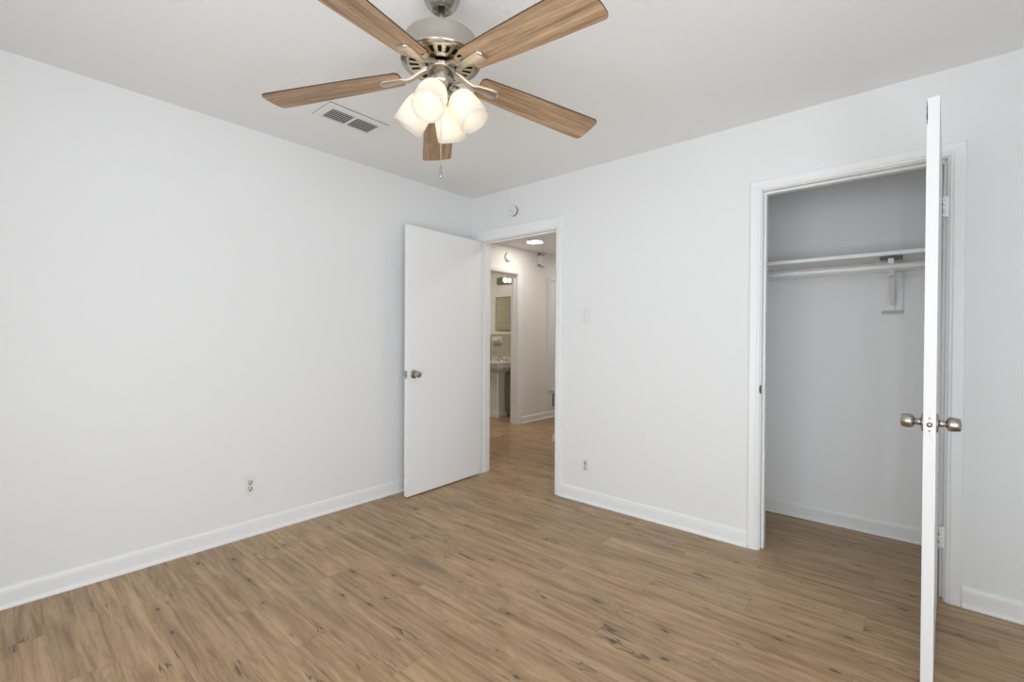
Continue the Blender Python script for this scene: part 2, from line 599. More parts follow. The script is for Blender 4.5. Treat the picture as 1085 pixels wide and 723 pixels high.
box(bm, -3.2, HX - T, 0.4, 0.5, 0, H)
struct('wall_bathroom_near', bm, M['tile'], 'beige tiled bathroom wall facing the mirror', 'wall')
bm = bmesh.new()
box(bm, -3.2, HX - T, BY - 0.012, BY, 0, 1.245)
box(bm, -3.2, HX - T, BY - 0.016, BY, 1.245, 1.258)
struct('trim_1', bm, M['tile'], 'beige tile wainscot with a cap row on the vanity wall', 'wainscot')

# jambs, stops, casings
def jamb_set(name, axis, w0, w1, a0, a1, head, stop_at, label, m=M['trim'], strike=None):
    bm = bmesh.new()

    def bx(p0, p1, q0, q1, z0, z1):
        if axis == 'x':
            box(bm, p0, p1, q0, q1, z0, z1)
        else:
            box(bm, q0, q1, p0, p1, z0, z1)
    bx(a0 - J, a0, w0, w1, 0, head + J)
    bx(a1, a1 + J, w0, w1, 0, head + J)
    bx(a0, a1, w0, w1, head, head + J)
    s0, s1 = stop_at
    st = 0.0115
    bx(a0, a0 + st, s0, s1, 0, head - st)
    bx(a1 - st, a1, s0, s1, 0, head - st)
    bx(a0, a1, s0, s1, head - st, head)
    return struct(name, bm, m, label, 'door frame')


jamb_set('trim_2', 'x', 0.0, T, E0, E1, EH, (0.037, 0.072), 'white door jamb lining the entry doorway')
jc = jamb_set('trim_3', 'x', 0.0, T, C0, C1, CH, (0.037, 0.078), 'white door jamb lining the closet doorway')
jamb_set('trim_4', 'y', HX - T, HX, B0, B1, BH, (HX - 0.075, HX - 0.040), 'white door jamb lining the bathroom doorway')
bm = bmesh.new(); casing(bm, 'x', 0.0, -1, E0 - 0.006, E1 + 0.006, EH + 0.006, 0.056, 0.087)
struct('trim_5', bm, M['trim'], 'white casing round the entry doorway', 'door casing')
bm = bmesh.new(); casing(bm, 'x', 0.0, -1, C0 - 0.006, C1 + 0.006, CH + 0.006, 0.056, 0.053)
cas_c = struct('trim_6', bm, M['trim'], 'white casing round the closet doorway', 'door casing')
bm = bmesh.new(); casing(bm, 'y', HX, 1, B0 - 0.006, B1 + 0.006, BH + 0.006, 0.095, 0.056)
struct('trim_7', bm, M['trim'], 'white casing round the bathroom doorway', 'door casing')

# strike plate lip on the closet jamb
bm = bmesh.new()
n_ = 10
pts = [(C0 + 0.001, -0.0035 - 0.004 - 0.016 * math.sin(PI * i / n_), 0.892 + 0.046 * i / n_) for i in range(n_ + 1)]
vs = [bm.verts.new((x, y, z)) for x, y, z in pts] + [bm.verts.new((C0 + 0.001, 0.006, 0.938)), bm.verts.new((C0 + 0.001, 0.006, 0.892))]
f = bm.faces.new(vs)
ex = bmesh.ops.extrude_face_region(bm, geom=[f])
bmesh.ops.translate(bm, verts=[v for v in ex['geom'] if isinstance(v, bmesh.types.BMVert)], vec=(-0.005, 0, 0))
o = obj('strike_plate', bm, M['darkgrey'], jc)
o['label'] = 'dark metal strike plate'

# baseboards
def baseboard(name, p0, p1, n, label):
    bm = bmesh.new()
    extrude_profile(bm, BASE, p0, p1, n)
    return struct(name, bm, M['trim'], label, 'baseboard')


baseboard('baseboard_left', (0, RY, 0), (0, 0, 0), (1, 0, 0), 'white moulded baseboard along the left wall')
baseboard('baseboard_back', (E1 + 0.062, 0, 0), (C0 - 0.062, 0, 0), (0, -1, 0), 'white baseboard between entry and closet doorways')
baseboard('baseboard_back_right', (C1 + 0.062, 0, 0), (RX, 0, 0), (0, -1, 0), 'white baseboard right of the closet doorway')
baseboard('baseboard_rear', (0, RY, 0), (RX, RY, 0), (0, 1, 0), 'white baseboard along the rear wall')
baseboard('baseboard_right', (RX, RY, 0), (RX, 0, 0), (-1, 0, 0), 'white baseboard along the right wall')
baseboard('baseboard_closet_back', (1.95, CD, 0), (CR, CD, 0), (0, -1, 0), 'white baseboard at the back of the closet')
baseboard('baseboard_hall_far', (HX, B1 + 0.101, 0), (HX, 4.5, 0), (1, 0, 0), 'white baseboard on the far hall wall')
baseboard('baseboard_hall_corner', (-0.129, 1.44, 0), (-0.129, 4.5, 0), (-1, 0, 0), 'white baseboard on the corridor corner')

# ------------------------------------------------------------------ doors
def knob(parent, origin, direction, label=None):
    """door knob: rose, neck, drum head; origin on the door face"""
    m_ = align(origin, direction)
    bm = bmesh.new()
    lathe(bm, [(0.0, 0.0), (0.033, 0.0), (0.0335, 0.003), (0.031, 0.0055), (0.017, 0.008), (0.013, 0.010)], 32, m_)
    r = obj('rose', bm, M['nickel'], parent)
    bm = bmesh.new()
    lathe(bm, [(0.013, 0.009), (0.0125, 0.012), (0.0125, 0.019), (0.0105, 0.021), (0.0105, 0.023), (0.016, 0.0255), (0.0225, 0.030), (0.0248, 0.036),
               (0.0245, 0.044), (0.0222, 0.060), (0.0205, 0.062), (0.0, 0.0625)], 32, m_)
    k = obj('knob', bm, M['nickel'], parent)
    bm = bmesh.new()
    lathe(bm, [(0.0, 0.0626), (0.006, 0.0626), (0.006, 0.0642), (0.0, 0.0642)], 16, m_)
    obj('keyhole', bm, M['satin'], k)


def hinge(parent, x, y, z0, z1, leafdir):
    """barrel standing at (x, y) with one leaf towards leafdir (local coordinates)"""
    bm = bmesh.new()
    n = 5
    hgt = (z1 - z0) / n
    for i in range(n):
        lathe(bm, [(0.0, z0 + i * hgt + 0.0006), (0.0055, z0 + i * hgt + 0.0006), (0.0055, z0 + (i + 1) * hgt - 0.0006), (0.0, z0 + (i + 1) * hgt - 0.0006)],
              14, Matrix.Translation((x, y, 0)))
    a, b = sorted((x, x + leafdir))
    box(bm, a, b, y + 0.003, y + 0.0055, z0, z1)
    o_ = obj('hinge', bm, M['trim'], parent)
    bm = bmesh.new()
    for q in (0.25, 0.62):
        zc = z0 + (z1 - z0) * q
        box(bm, x - 0.0062, x - 0.0030, y - 0.0062, y - 0.0030, zc - 0.004, zc + 0.008)
    obj('knuckle_gap', bm, M['darkhole'], o_)
    return o_


# entry door: hinge edge by the left jamb, swung against the left wall
EDW, EDT, EDH = 0.805, 0.035, 2.025
door1 = thing('door_1', 'white flush entry door swung open beside the left wall', 'door', (0.142, -0.020, 0.010), math.radians(2.35), kind='structure')
bm = bmesh.new()
box(bm, -EDT, 0, -EDW, 0, 0.0, EDH, bevel=0.0012)
obj('door_slab', bm, M['door'], door1)
knob(door1, (0.0, -0.745, 0.912), (1, 0, 0))
knob(door1, (-EDT, -0.745, 0.912), (-1, 0, 0))
bm = bmesh.new()
box(bm, -EDT / 2 - 0.0125, -EDT / 2 + 0.0125, -EDW - 0.001, -EDW + 0.001, 0.882, 0.940)
lp = obj('latch_plate', bm, M['satin'], door1)
bm = bmesh.new()
lathe(bm, [(0, 0), (0.0085, 0), (0.0085, 0.008), (0.0, 0.010)], 16, align((-EDT / 2, -EDW - 0.001, 0.911), (0, -1, 0)))
obj('latch_bolt', bm, M['nickel'], lp)

# closet door: hinged right, open towards the camera
CDW, CDT, CDH = 0.757, 0.033, 2.020
M['door2'] = mat('door_enamel_toned_for_light', (0.78, 0.78, 0.775), 0.4, spec=0.4)  # greyed in colour to tone down the light on its free edge
door2 = thing('door_2', 'white flush closet door standing open, seen edge-on', 'door', (3.0985, -0.020, 0.010), math.radians(-2.35), kind='structure')
bm = bmesh.new()
box(bm, -CDT, 0, -CDW, 0, 0.0, CDH, bevel=0.0012)
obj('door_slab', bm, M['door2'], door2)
knob(door2, (0.0, -0.697, 0.900), (1, 0, 0))
knob(door2, (-CDT, -0.697, 0.900), (-1, 0, 0))
bm = bmesh.new()
box(bm, -CDT / 2 - 0.0125, -CDT / 2 + 0.0125, -CDW - 0.0012, -CDW + 0.001, 0.871, 0.929, bevel=0.0008)
lp = obj('latch_plate', bm, M['satin'], door2)
bm = bmesh.new()
lathe(bm, [(0, 0), (0.0085, 0), (0.0085, 0.008), (0.0, 0.010)], 18, align((-CDT / 2, -CDW - 0.001, 0.900), (0, -1, 0)))
obj('latch_bolt', bm, M['nickel'], lp)
bm = bmesh.new()
for zz in (0.878, 0.922):
    lathe(bm, [(0, 0), (0.004, 0), (0.003, 0.0012), (0.0, 0.0014)], 12, align((-CDT / 2, -CDW - 0.0012, zz), (0, -1, 0)))
obj('screw', bm, M['satin'], lp)
# chipped paint near the top of the free edge
bm = bmesh.new()
for zc, hh, ww in ((2.003, 0.012, 0.0012), (1.985, 0.016, 0.0022), (1.958, 0.016, 0.0030), (1.938, 0.005, 0.0020)):
    vs = [bm.verts.new((-CDT - 0.0004, -CDW + 0.001 + ww * 2 * math.sin(t) + 0.001, zc + hh * math.cos(t))) for t in [2 * PI * i / 10 for i in range(10)]]
    bm.faces.new(vs)
    vs = [bm.verts.new((-CDT + 0.0012 + ww * 0.6 * math.sin(t), -CDW - 0.0004, zc + hh * math.cos(t))) for t in [2 * PI * i / 10 for i in range(10)]]
    bm.faces.new(vs)
obj('paint_chip', bm, M['darkhole'], door2)['label'] = 'dark chip in the door edge paint'
hinge(door2, 0.006, -0.004, 1.752, 1.846, 0.018)
hinge(door2, 0.006, -0.004, 0.242, 0.336, 0.018)

# ------------------------------------------------------------------ ceiling fan
FAN = (1.717, -1.820)
fan = thing('ceiling_fan', 'brushed nickel ceiling fan with five oak blades and four lit frosted shades', 'ceiling fan', (FAN[0], FAN[1], H))
bm = bmesh.new()
lathe(bm, [(0.0, 0.0), (0.068, 0.0), (0.068, -0.012), (0.0655, -0.026), (0.058, -0.044), (0.046, -0.060), (0.035, -0.069), (0.030, -0.070), (0.025, -0.067), (0.0235, -0.052), (0.0, -0.048)], 48)
obj('canopy', bm, M['nickel'], fan)
bm = bmesh.new()
lathe(bm, [(0.0, -0.045), (0.0128, -0.045), (0.0128, -0.174), (0.0, -0.174)], 24)
obj('downrod', bm, M['iron'], fan)
bm = bmesh.new()
lathe(bm, [(0.0, -0.150), (0.015, -0.172), (0.118, -0.1765), (0.126, -0.178), (0.1285, -0.1795), (0.1300, -0.182), (0.1310, -0.190), (0.1345, -0.225), (0.1390, -0.243), (0.1425, -0.249),
           (0.1430, -0.255), (0.1400, -0.2585), (0.122, -0.2590)], 72, caps=False)
housing = obj('motor_housing', bm, M['spun'], fan)
# vented underside with 26 slots
bm = bmesh.new()
NS = 23
def cone(r):
    return -0.2585 - (0.122 - r) / (0.122 - 0.056) * 0.0035
def ringv(r, n):
    return [bm.verts.new((r * math.cos(2 * PI * i / n), r * math.sin(2 * PI * i / n), cone(r))) for i in range(n)]
n = NS * 4
Rr = [ringv(r, n) for r in (0.1225, 0.113, 0.080, 0.068, 0.055)]
for ri in range(4):
    for i in range(n):
        if ri == 1 and i % 4 in (0, 1):
            continue
        bm.faces.new((Rr[ri][i], Rr[ri][(i + 1) % n], Rr[ri + 1][(i + 1) % n], Rr[ri + 1][i]))
o = obj('vent_ring', bm, M['glownickel'], housing)
o['label'] = 'slotted nickel ring tinted with warm bulb light'
md = o.modifiers.new('thick', 'SOLIDIFY'); md.thickness = 0.004; md.offset = 0
bm = bmesh.new()
lathe(bm, [(0.121, -0.244), (0.055, -0.249), (0.0, -0.249)], 48, caps=False)
obj('housing_shade', bm, M['dark'], housing)  # near-black cone painting the shade inside the housing
bm = bmesh.new()
lathe(bm, [(0.0, -0.252), (0.038, -0.252), (0.038, -0.270), (0.049, -0.271), (0.0505, -0.273), (0.0505, -0.286), (0.049, -0.288), (0.036, -0.289), (0.036, -0.294), (0.0, -0.294)], 48)
obj('flywheel', bm, M['nickel'], fan)
bm = bmesh.new()
lathe(bm, [(0.0, -0.2945), (0.045, -0.295), (0.0470, -0.297), (0.0470, -0.330), (0.0455, -0.338), (0.039, -0.343), (0.034, -0.350), (0.031, -0.366), (0.031, -0.392), (0.024, -0.402), (0.008, -0.408), (0.0, -0.409)], 48)
obj('switch_housing', bm, M['nickel'], fan)

SL, TW = -0.0985, -0.145
PHI = 1.21


def bp(r, s, dz=0.0):
    return (r, s, -0.288 + SL * r + TW * s + dz)


def blade_bm():
    bm = bmesh.new()
    pts = []
    # outline, root at r=.145, tip at r=.66
    for r, s in ((0.146, -0.040), (0.146, 0.040), (0.156, 0.052), (0.30, 0.060), (0.45, 0.0655), (0.60, 0.0695), (0.640, 0.0700)):
        pts.append((r, s))
    for k in range(1, 5):
        a = k / 5 * PI / 2
        pts.append((0.640 + 0.018 * math.sin(a), 0.052 + 0.018 * math.cos(a)))
    for q in (0.045, 0.025, 0.0, -0.025, -0.045):
        pts.append((0.6585 + 0.0035 * (1 - (q / 0.052) ** 2), q))
    for k in range(1, 5):
        a = PI / 2 - k / 5 * PI / 2
        pts.append((0.640 + 0.018 * math.sin(a), -0.052 - 0.018 * math.cos(a)))
    for r, s in ((0.640, -0.0700), (0.60, -0.0695), (0.45, -0.0655), (0.30, -0.060), (0.156, -0.052)):
        pts.append((r, s))
    top = [bm.verts.new(bp(r, s, 0.003)) for r, s in pts]
    bot = [bm.verts.new(bp(r, s, -0.003)) for r, s in pts]
    bm.faces.new(top)
    bm.faces.new(bot[::-1])
    k = len(pts)
    for i in range(k):
        j = (i + 1) % k
        f = bm.faces.new((top[i], top[j], bot[j], bot[i]))
        f.material_index = 1
    return bm


def iron_bm():
    """cast arm from the flywheel swelling into a rounded paddle under the blade"""
    bm = bmesh.new()
    secs = []
    # r, half width, top z, thickness
    def zt(r):
        return -0.288 + SL * r - 0.003
    prof = [(0.048, 0.0140, -0.272, 0.014), (0.060, 0.0125, -0.273, 0.014), (0.078, 0.0115, -0.281, 0.013), (0.100, 0.0115, -0.2955, 0.012),
            (0.122, 0.0130, zt(0.122) - 0.003, 0.010), (0.145, 0.0160, zt(0.145), 0.009), (0.175, 0.0205, zt(0.175), 0.009), (0.200, 0.0240, zt(0.200), 0.010),
            (0.214, 0.0245, zt(0.214), 0.011), (0.221, 0.0210, zt(0.221), 0.0115), (0.226, 0.0120, zt(0.226), 0.0115)]
    for r, hw, z, th in prof:
        k = TW if r > 0.11 else TW * max(0, (r - 0.06) / 0.05)
        k = k if r > 0.06 else 0
        sec = []
        for s, d in ((-hw, 0), (-hw, -th * 0.65), (-hw * 0.72, -th), (hw * 0.72, -th), (hw, -th * 0.65), (hw, 0)):
            sec.append(bm.verts.new((r, s, z + k * s + d)))
        secs.append(sec)
    for a, b in zip(secs, secs[1:]):
        for i in range(6):
            j = (i + 1) % 6
            f = bm.faces.new((a[i], a[j], b[j], b[i]))
            f.smooth = i in (1, 2, 3)
    bm.faces.new(secs[0])
    bm.faces.new(secs[-1])
    return bm


for k in range(5):
    a = PHI + k * 2 * PI / 5
    if k == 0:
        b0 = obj('blade', blade_bm(), [M['blade'], M['edge']], fan)
        i0 = obj('blade_iron', iron_bm(), M['iron'], b0)
        b0.rotation_euler = (0, 0, a)
    else:
        b = b0.copy(); col.objects.link(b); b.parent = fan; b.rotation_euler = (0, 0, a)
        i = i0.copy(); col.objects.link(i); i.parent = b

TILT = math.radians(35)
shade_out = [(0.0200, -0.004), (0.0260, 0.000), (0.0370, 0.006), (0.0450, 0.016), (0.0500, 0.030), (0.0530, 0.048), (0.0545, 0.072), (0.0555, 0.096), (0.0555, 0.120)]
for k in range(4):
    az = math.radians(30 + 90 * k)
    hd = Vector((math.cos(az), math.sin(az), 0))
    ax = hd * math.sin(TILT) + Vector((0, 0, -math.cos(TILT)))
    neck = hd * 0.060 + Vector((0, 0, -0.378))
    bm = bmesh.new()
    tube(bm, [hd * 0.020 + Vector((0, 0, -0.384)), hd * 0.034 + Vector((0, 0, -0.377)), neck - ax * 0.028], 0.008)
    lathe(bm, [(0.0, -0.036), (0.012, -0.035), (0.020, -0.028), (0.0235, -0.018), (0.024, -0.002), (0.022, 0.002), (0.0, 0.002)], 28, align(neck, ax))
    lamp = obj('lamp_holder', bm, M['nickel'], fan)
    bm = bmesh.new()
    inner = [(r - 0.003, s + (0.003 if i < 4 else 0)) for i, (r, s) in enumerate(shade_out)]
    inner[0] = (0.0175, 0.0)
    prof = shade_out + [(0.0545, 0.1212), (0.0530, 0.120)] + inner[::-1][1:]
    lathe(bm, prof, 48, align(neck, ax), caps=False)
    obj('lamp_shade', bm, M['glass'], fan)
    bm = bmesh.new()
    R_ = 0.026
    lathe(bm, [(0.0, 0.003), (0.011, 0.004), (0.012, 0.022), (0.016, 0.034)] +
          [(R_ * math.sin(t), 0.064 - R_ * math.cos(t)) for t in [PI * q / 12 for q in range(4, 12)]] + [(0.0, 0.090)], 24, align(neck, ax))
    obj('bulb', bm, M['bulb'], fan)

bm = bmesh.new()
tube(bm, [(0, 0, -0.402), (0.001, 0, -0.50), (0, 0, -0.626)], 0.0012, 6)
ch = obj('pull_chain', bm, M['nickel'], fan)
bm = bmesh.new()
lathe(bm, [(0.0, -0.622), (0.0025, -0.623), (0.0042, -0.630), (0.0046, -0.660), (0.0035, -0.668), (0.0, -0.669)], 16)
obj('pull_fob', bm, M['nickel'], ch)

# ------------------------------------------------------------------ ceiling vent
vent = thing('ceiling_vent', 'white two-bank louvered ceiling vent left of the fan', 'vent', (0.575, -1.512, H))
bm = bmesh.new()
X0, X1, Y0, Y1 = -0.100, 0.098, -0.180, 0.180      # outer
x0, x1, y0, y1 = -0.078, 0.050, -0.140, 0.146      # opening
t, g_ = 0.0085, -0.0042
box(bm, X0, x0, Y0, Y1, -t, g_); box(bm, x1, X1, Y0, Y1, -t, g_)
box(bm, x0, x1, Y0, y0, -t, g_); box(bm, x0, x1, y1, Y1, -t, g_)
box(bm, x0, x1, -0.006, 0.006, -t, g_)
obj('vent_frame', bm, M['vent'], vent)
bm = bmesh.new()
box(bm, X0 + 0.001, X1 - 0.001, Y0 + 0.001, Y1 - 0.001, -0.0040, -0.0002)  # near-black sheet painting the duct's dark and the shadow gap round the frame
obj('duct_shade', bm, M['dark'], vent)
for (ya, yb) in ((y0, -0.006), (0.006, y1)):
    bm = bmesh.new()
    for i in range(6):
        xc = x0 + 0.010 + i * (x1 - x0 - 0.010) / 6
        vs = []
        for yy in (ya + 0.0005, yb - 0.0005):
            for dx, dz in ((0.000, -0.0046), (0.0130, -0.0100), (0.0150, -0.0090), (0.002, -0.0042)):
                vs.append(bm.verts.new((xc + dx - 0.004, yy, dz)))
        for i2 in range(4):
            j2 = (i2 + 1) % 4
            bm.faces.new((vs[i2], vs[j2], vs[4 + j2], vs[4 + i2]))
        bm.faces.new(vs[:4]); bm.faces.new(vs[4:][::-1])
    obj('louver_bank', bm, M['vent'], vent)

# ------------------------------------------------------------------ wall plates
def plate_outlet(name, label, loc, rotz):
    """duplex outlet in local coordinates: wall plane x-z, facing -y"""
    t_ = thing(name, label, 'outlet', loc, rotz, 'duplex wall outlets')
    bm = bmesh.new()
    box(bm, -0.035, 0.035, -0.006, 0.0, -0.0575, 0.0575, bevel=0.002)
    obj('cover_plate', bm, M['plastic'], t_)
    for zc in (0.0195, -0.0195):
        bm = bmesh.new()
        lathe(bm, [(0.0, 0.0), (0.0165, 0.0), (0.0165, 0.0022), (0.0, 0.0022)], 24, align((0, -0.0058, zc), (0, -1, 0)))
        s_ = obj('socket', bm, M['ivory'], t_)
        bm = bmesh.new()
        box(bm, -0.0085, -0.0050, -0.0085, -0.0070, zc + 0.001, zc + 0.011)
        box(bm, 0.0050, 0.0085, -0.0085, -0.0070, zc + 0.001, zc + 0.011)
        lathe(bm, [(0, 0), (0.0036, 0), (0.0036, 0.0007), (0, 0.0007)], 12, align((0, -0.0078, zc - 0.008), (0, -1, 0)))
        obj('slots', bm, M['dark'], s_)
    bm = bmesh.new()
    lathe(bm, [(0, 0), (0.0028, 0), (0.0020, 0.001), (0.0, 0.0011)], 12, align((0, -0.006, 0), (0, -1, 0)))
    obj('screw', bm, M['nickel'], t_)
    return t_


plate_outlet('wall_outlet', 'white duplex outlet low on the left wall', (0.0, -1.842, 0.303), PI / 2)
plate_outlet('wall_outlet', 'white duplex outlet low on the wall under the light switch', (1.205, 0.0, 0.273), 0)
sw = thing('light_switch', 'white toggle light switch between the two doorways', 'switch', (1.193, 0.0, 1.362))
bm = bmesh.new(); box(bm, -0.035, 0.035, -0.006, 0, -0.0575, 0.0575, bevel=0.002)
obj('cover_plate', bm, M['plastic'], sw)
bm = bmesh.new()
box(bm, -0.0045, 0.0045, -0.0065, -0.0055, -0.012, 0.012)
obj('toggle_slot', bm, M['ivory'], sw)
bm = bmesh.new()
v = box(bm, -0.0038, 0.0038, -0.016, -0.006, 0.0, 0.010)
obj('toggle', bm, M['plastic'], sw)
for zc in (0.030, -0.030):
    bm = bmesh.new()
    lathe(bm, [(0, 0), (0.0030, 0), (0.0022, 0.001), (0.0, 0.0011)], 12, align((0, -0.006, zc), (0, -1, 0)))
    obj('screw', bm, M['darkhole'], sw)


def detector(name, label, loc, normal, R_, depth, m_):
    t_ = thing(name, label, 'smoke detector', loc)
    bm = bmesh.new()
    lathe(bm, [(0, 0), (R_ * 0.98, 0), (R_, 0.004), (R_, 0.010), (R_ * 0.96, 0.011)], 40, align((0, 0, 0), normal))
    obj('mounting_base', bm, M['tan'] if R_ < 0.05 else M['plastic'], t_)
    bm = bmesh.new()
    lathe(bm, [(R_ * 0.90, 0.010), (R_ * 0.90, 0.014), (R_ * 0.97, 0.015), (R_ * 0.97, depth * 0.75), (R_ * 0.88, depth * 0.95), (R_ * 0.5, depth), (R_ * 0.47, depth - 0.002), (R_ * 0.2, depth - 0.002), (0, depth)], 40, align((0, 0, 0), normal))
    c_ = obj('cover', bm, m_, t_)
    bm = bmesh.new()
    n3 = Vector(normal)
    side = n3.cross(Vector((0, 0, 1)))
    lathe(bm, [(0, depth - 0.002), (0.0035, depth - 0.002), (0.0030, depth + 0.001), (0, depth + 0.001)], 12, align(Vector(n3) * 0 + side * 0.010, normal))
    obj('indicator', bm, M['darkhole'], c_)
    return t_


detector('smoke_detector', 'round white smoke detector above the entry doorway', (0.497, 0.0, 2.246), (0, -1, 0), 0.043, 0.030, M['plastic'])

# ------------------------------------------------------------------ closet fittings
bm = bmesh.new()
box(bm, 1.951, CR - 0.001, 0.405, CD - 0.001, 1.672, 1.692, bevel=0.001)
cl = tag(obj('closet_shelf', bm, M['trim']), 'white painted shelf board across the closet', 'shelf')
bm = bmesh.new()
box(bm, 1.951, CR - 0.001, CD - 0.020, CD - 0.0005, 1.612, 1.6715)
obj('cleat', bm, M['closet'], cl)
bm = bmesh.new()
tube(bm, [(1.951, 0.400, 1.605), (CR - 0.001, 0.400, 1.605)], 0.0165, 20)
rod = tag(obj('closet_rod', bm, M['trim']), 'white round hanging rod below the closet shelf', 'closet rod')
br = thing('shelf_bracket', 'white shelf and rod bracket on a backing board in the closet', 'bracket', (2.905, CD, 1.36))
bm = bmesh.new()
box(bm, -0.050, 0.050, -0.014, -0.0005, 0.018, 0.250)
obj('backing_board', bm, M['closet'], br)
bm = bmesh.new()
box(bm, -0.050, 0.050, -0.020, -0.0005, 0.0, 0.017)
obj('foot_plate', bm, M['greypaint'], br)
bm = bmesh.new()
hw = 0.0125
# diagonal strap from foot up to the rod cradle, then up to the shelf
path = [(-0.022, 0.022), (-0.030, 0.050), (-0.215, 0.196), (-0.262, 0.206), (-0.290, 0.224), (-0.297, 0.250), (-0.294, 0.276), (-0.284, 0.2955)]
vsA = []
for i, (yy, zz) in enumerate(path):
    p_ = Vector((0, yy, zz))
    d_ = Vector((0, path[min(i + 1, len(path) - 1)][0] - path[max(i - 1, 0)][0], path[min(i + 1, len(path) - 1)][1] - path[max(i - 1, 0)][1])).normalized()
    nn = Vector((0, -d_.z, d_.y))
    vsA.append([bm.verts.new(p_ + Vector((sx * hw, 0, 0)) + nn * q) for sx, q in ((-1, -0.003), (1, -0.003), (1, 0.003), (-1, 0.003))])
for a, b in zip(vsA, vsA[1:]):
    for i in range(4):
        j = (i + 1) % 4
        bm.faces.new((a[i], a[j], b[j], b[i]))
bm.faces.new(vsA[0]); bm.faces.new(vsA[-1])
obj('brace', bm, M['trim'], br)
bm = bmesh.new()
box(bm, -hw, hw, -0.284, -0.027, 0.2925, 0.2975)
box(bm, -hw, hw, -0.027, -0.0215, 0.02, 0.2975)
obj('top_arm', bm, M['trim'], br)
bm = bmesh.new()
box(bm, -0.050, 0.050, -0.262, -0.190, 0.2980, 0.3105)  # dark slab painting the shaded gap under the shelf
obj('shelf_gap_shade', bm, M['darkgrey'], br)

# ------------------------------------------------------------------ hall
def downlight(label, x, y):
    dl = thing('downlight', label, 'ceiling light', (x, y, H))
    bm = bmesh.new()
    lathe(bm, [(0.098, -0.003), (0.102, -0.006), (0.112, -0.004), (0.115, 0.0)], 48, caps=False)
    obj('trim_ring', bm, M['plastic'], dl)
    bm = bmesh.new()
    lathe(bm, [(0.0, -0.004), (0.100, -0.004)], 48, caps=False)
    obj('diffuser', bm, M['disc'], dl)


downlight('round lit flush ceiling light in the hall in front of the bathroom doorway', -0.714, 1.814)
downlight('unseen round ceiling light added in the hall just outside the entry doorway', 0.80, 0.75)  # lamp added out of view to raise the hall's light level
downlight('unseen round ceiling light added far along the corridor', -0.62, 3.45)  # added unseen to brighten the corridor

detector('smoke_detector', 'round white smoke detector on the hall wall above the bathroom doorway', (HX, 1.765, 2.285), (1, 0, 0), 0.062, 0.035, M['plastic'])

chime = thing('door_chime', 'small white wall chime with metal end caps high on the hall wall', 'door chime', (HX, 2.470, 2.245))
bm = bmesh.new(); box(bm, 0.0, 0.055, -0.045, 0.045, 0.022, 0.150, bevel=0.006)
obj('cover', bm, M['plastic'], chime)
for z0, z1 in ((0.0, 0.024), (0.148, 0.172)):
    bm = bmesh.new(); box(bm, 0.006, 0.062, -0.050, 0.050, z0, z1, bevel=0.004)
    obj('end_cap', bm, M['nickel'], chime)

panel = thing('wall_panel', 'tall white framed panel on the hall wall beside the doorway edge', 'panel', (HX, 2.690, 0.405))
bm = bmesh.new()
PW, PH = 0.62, 1.71
for b in ((0, 0.024, 0, PH), (PW - 0.024, PW, 0, PH), (0.024, PW - 0.024, 0, 0.024), (0.024, PW - 0.024, PH - 0.05, PH)):
    box(bm, 0.0, 0.024, b[0], b[1], b[2], b[3], bevel=0.003)
obj('panel_frame', bm, M['trim'], panel)
bm = bmesh.new()
box(bm, 0.0, 0.010, 0.024, PW - 0.024, 0.024, PH - 0.05)
obj('panel_board', bm, M['hallwall'], panel)

rv = thing('return_vent', 'white return air grille low on the hall wall below the tall panel', 'vent', (HX, 2.760, 0.125))
bm = bmesh.new()
for b in ((0, 0.03, 0, 0.26), (0.37, 0.40, 0, 0.26), (0.03, 0.37, 0, 0.03), (0.03, 0.37, 0.23, 0.26)):
    box(bm, 0.0, 0.012, b[0], b[1], b[2], b[3])
obj('vent_frame', bm, M['vent'], rv)
bm = bmesh.new(); box(bm, 0.0005, 0.002, 0.03, 0.37, 0.03, 0.23)  # near-black sheet in place of the shade inside the duct
obj('duct_shade', bm, M['dark'], rv)
bm = bmesh.new()
for i in range(9):
    z = 0.036 + i * 0.0215
    box(bm, 0.003, 0.010, 0.03, 0.37, z, z + 0.006)
obj('louver_bank', bm, M['vent'], rv)

# ------------------------------------------------------------------ bathroom
SX = -1.80
sink = thing('pedestal_sink', 'white pedestal sink against the tiled bathroom wall', 'sink', (SX, BY - 0.012, 0))
bm = bmesh.new()
# octagonal pedestal with a stepped foot
def oct_ring(bm, hx, hy, z, yc, ch=0.05):
    pts = [(-hx + ch, -hy), (hx - ch, -hy), (hx, -hy + ch), (hx, hy - ch), (hx - ch, hy), (-hx + ch, hy), (-hx, hy - ch), (-hx, -hy + ch)]
    return [bm.verts.new((x, yc + y, z)) for x, y in pts]
def oct_loft(bm, secs):
    rs = [oct_ring(bm, *s) for s in secs]
    for a, b in zip(rs, rs[1:]):
        for i in range(8):
            j = (i + 1) % 8
            bm.faces.new((a[i], a[j], b[j], b[i]))
    bm.faces.new(rs[0]); bm.faces.new(rs[-1])
yc = -0.21
oct_loft(bm, [(0.130, 0.105, 0.0, yc, 0.012), (0.130, 0.105, 0.045, yc, 0.012), (0.118, 0.094, 0.055, yc, 0.012), (0.116, 0.092, 0.085, yc, 0.012),
              (0.104, 0.082, 0.105, yc, 0.012), (0.098, 0.078, 0.40, yc, 0.012), (0.100, 0.080, 0.68, yc, 0.012)])
obj('pedestal', bm, M['porcelain'], sink)
bm = bmesh.new()
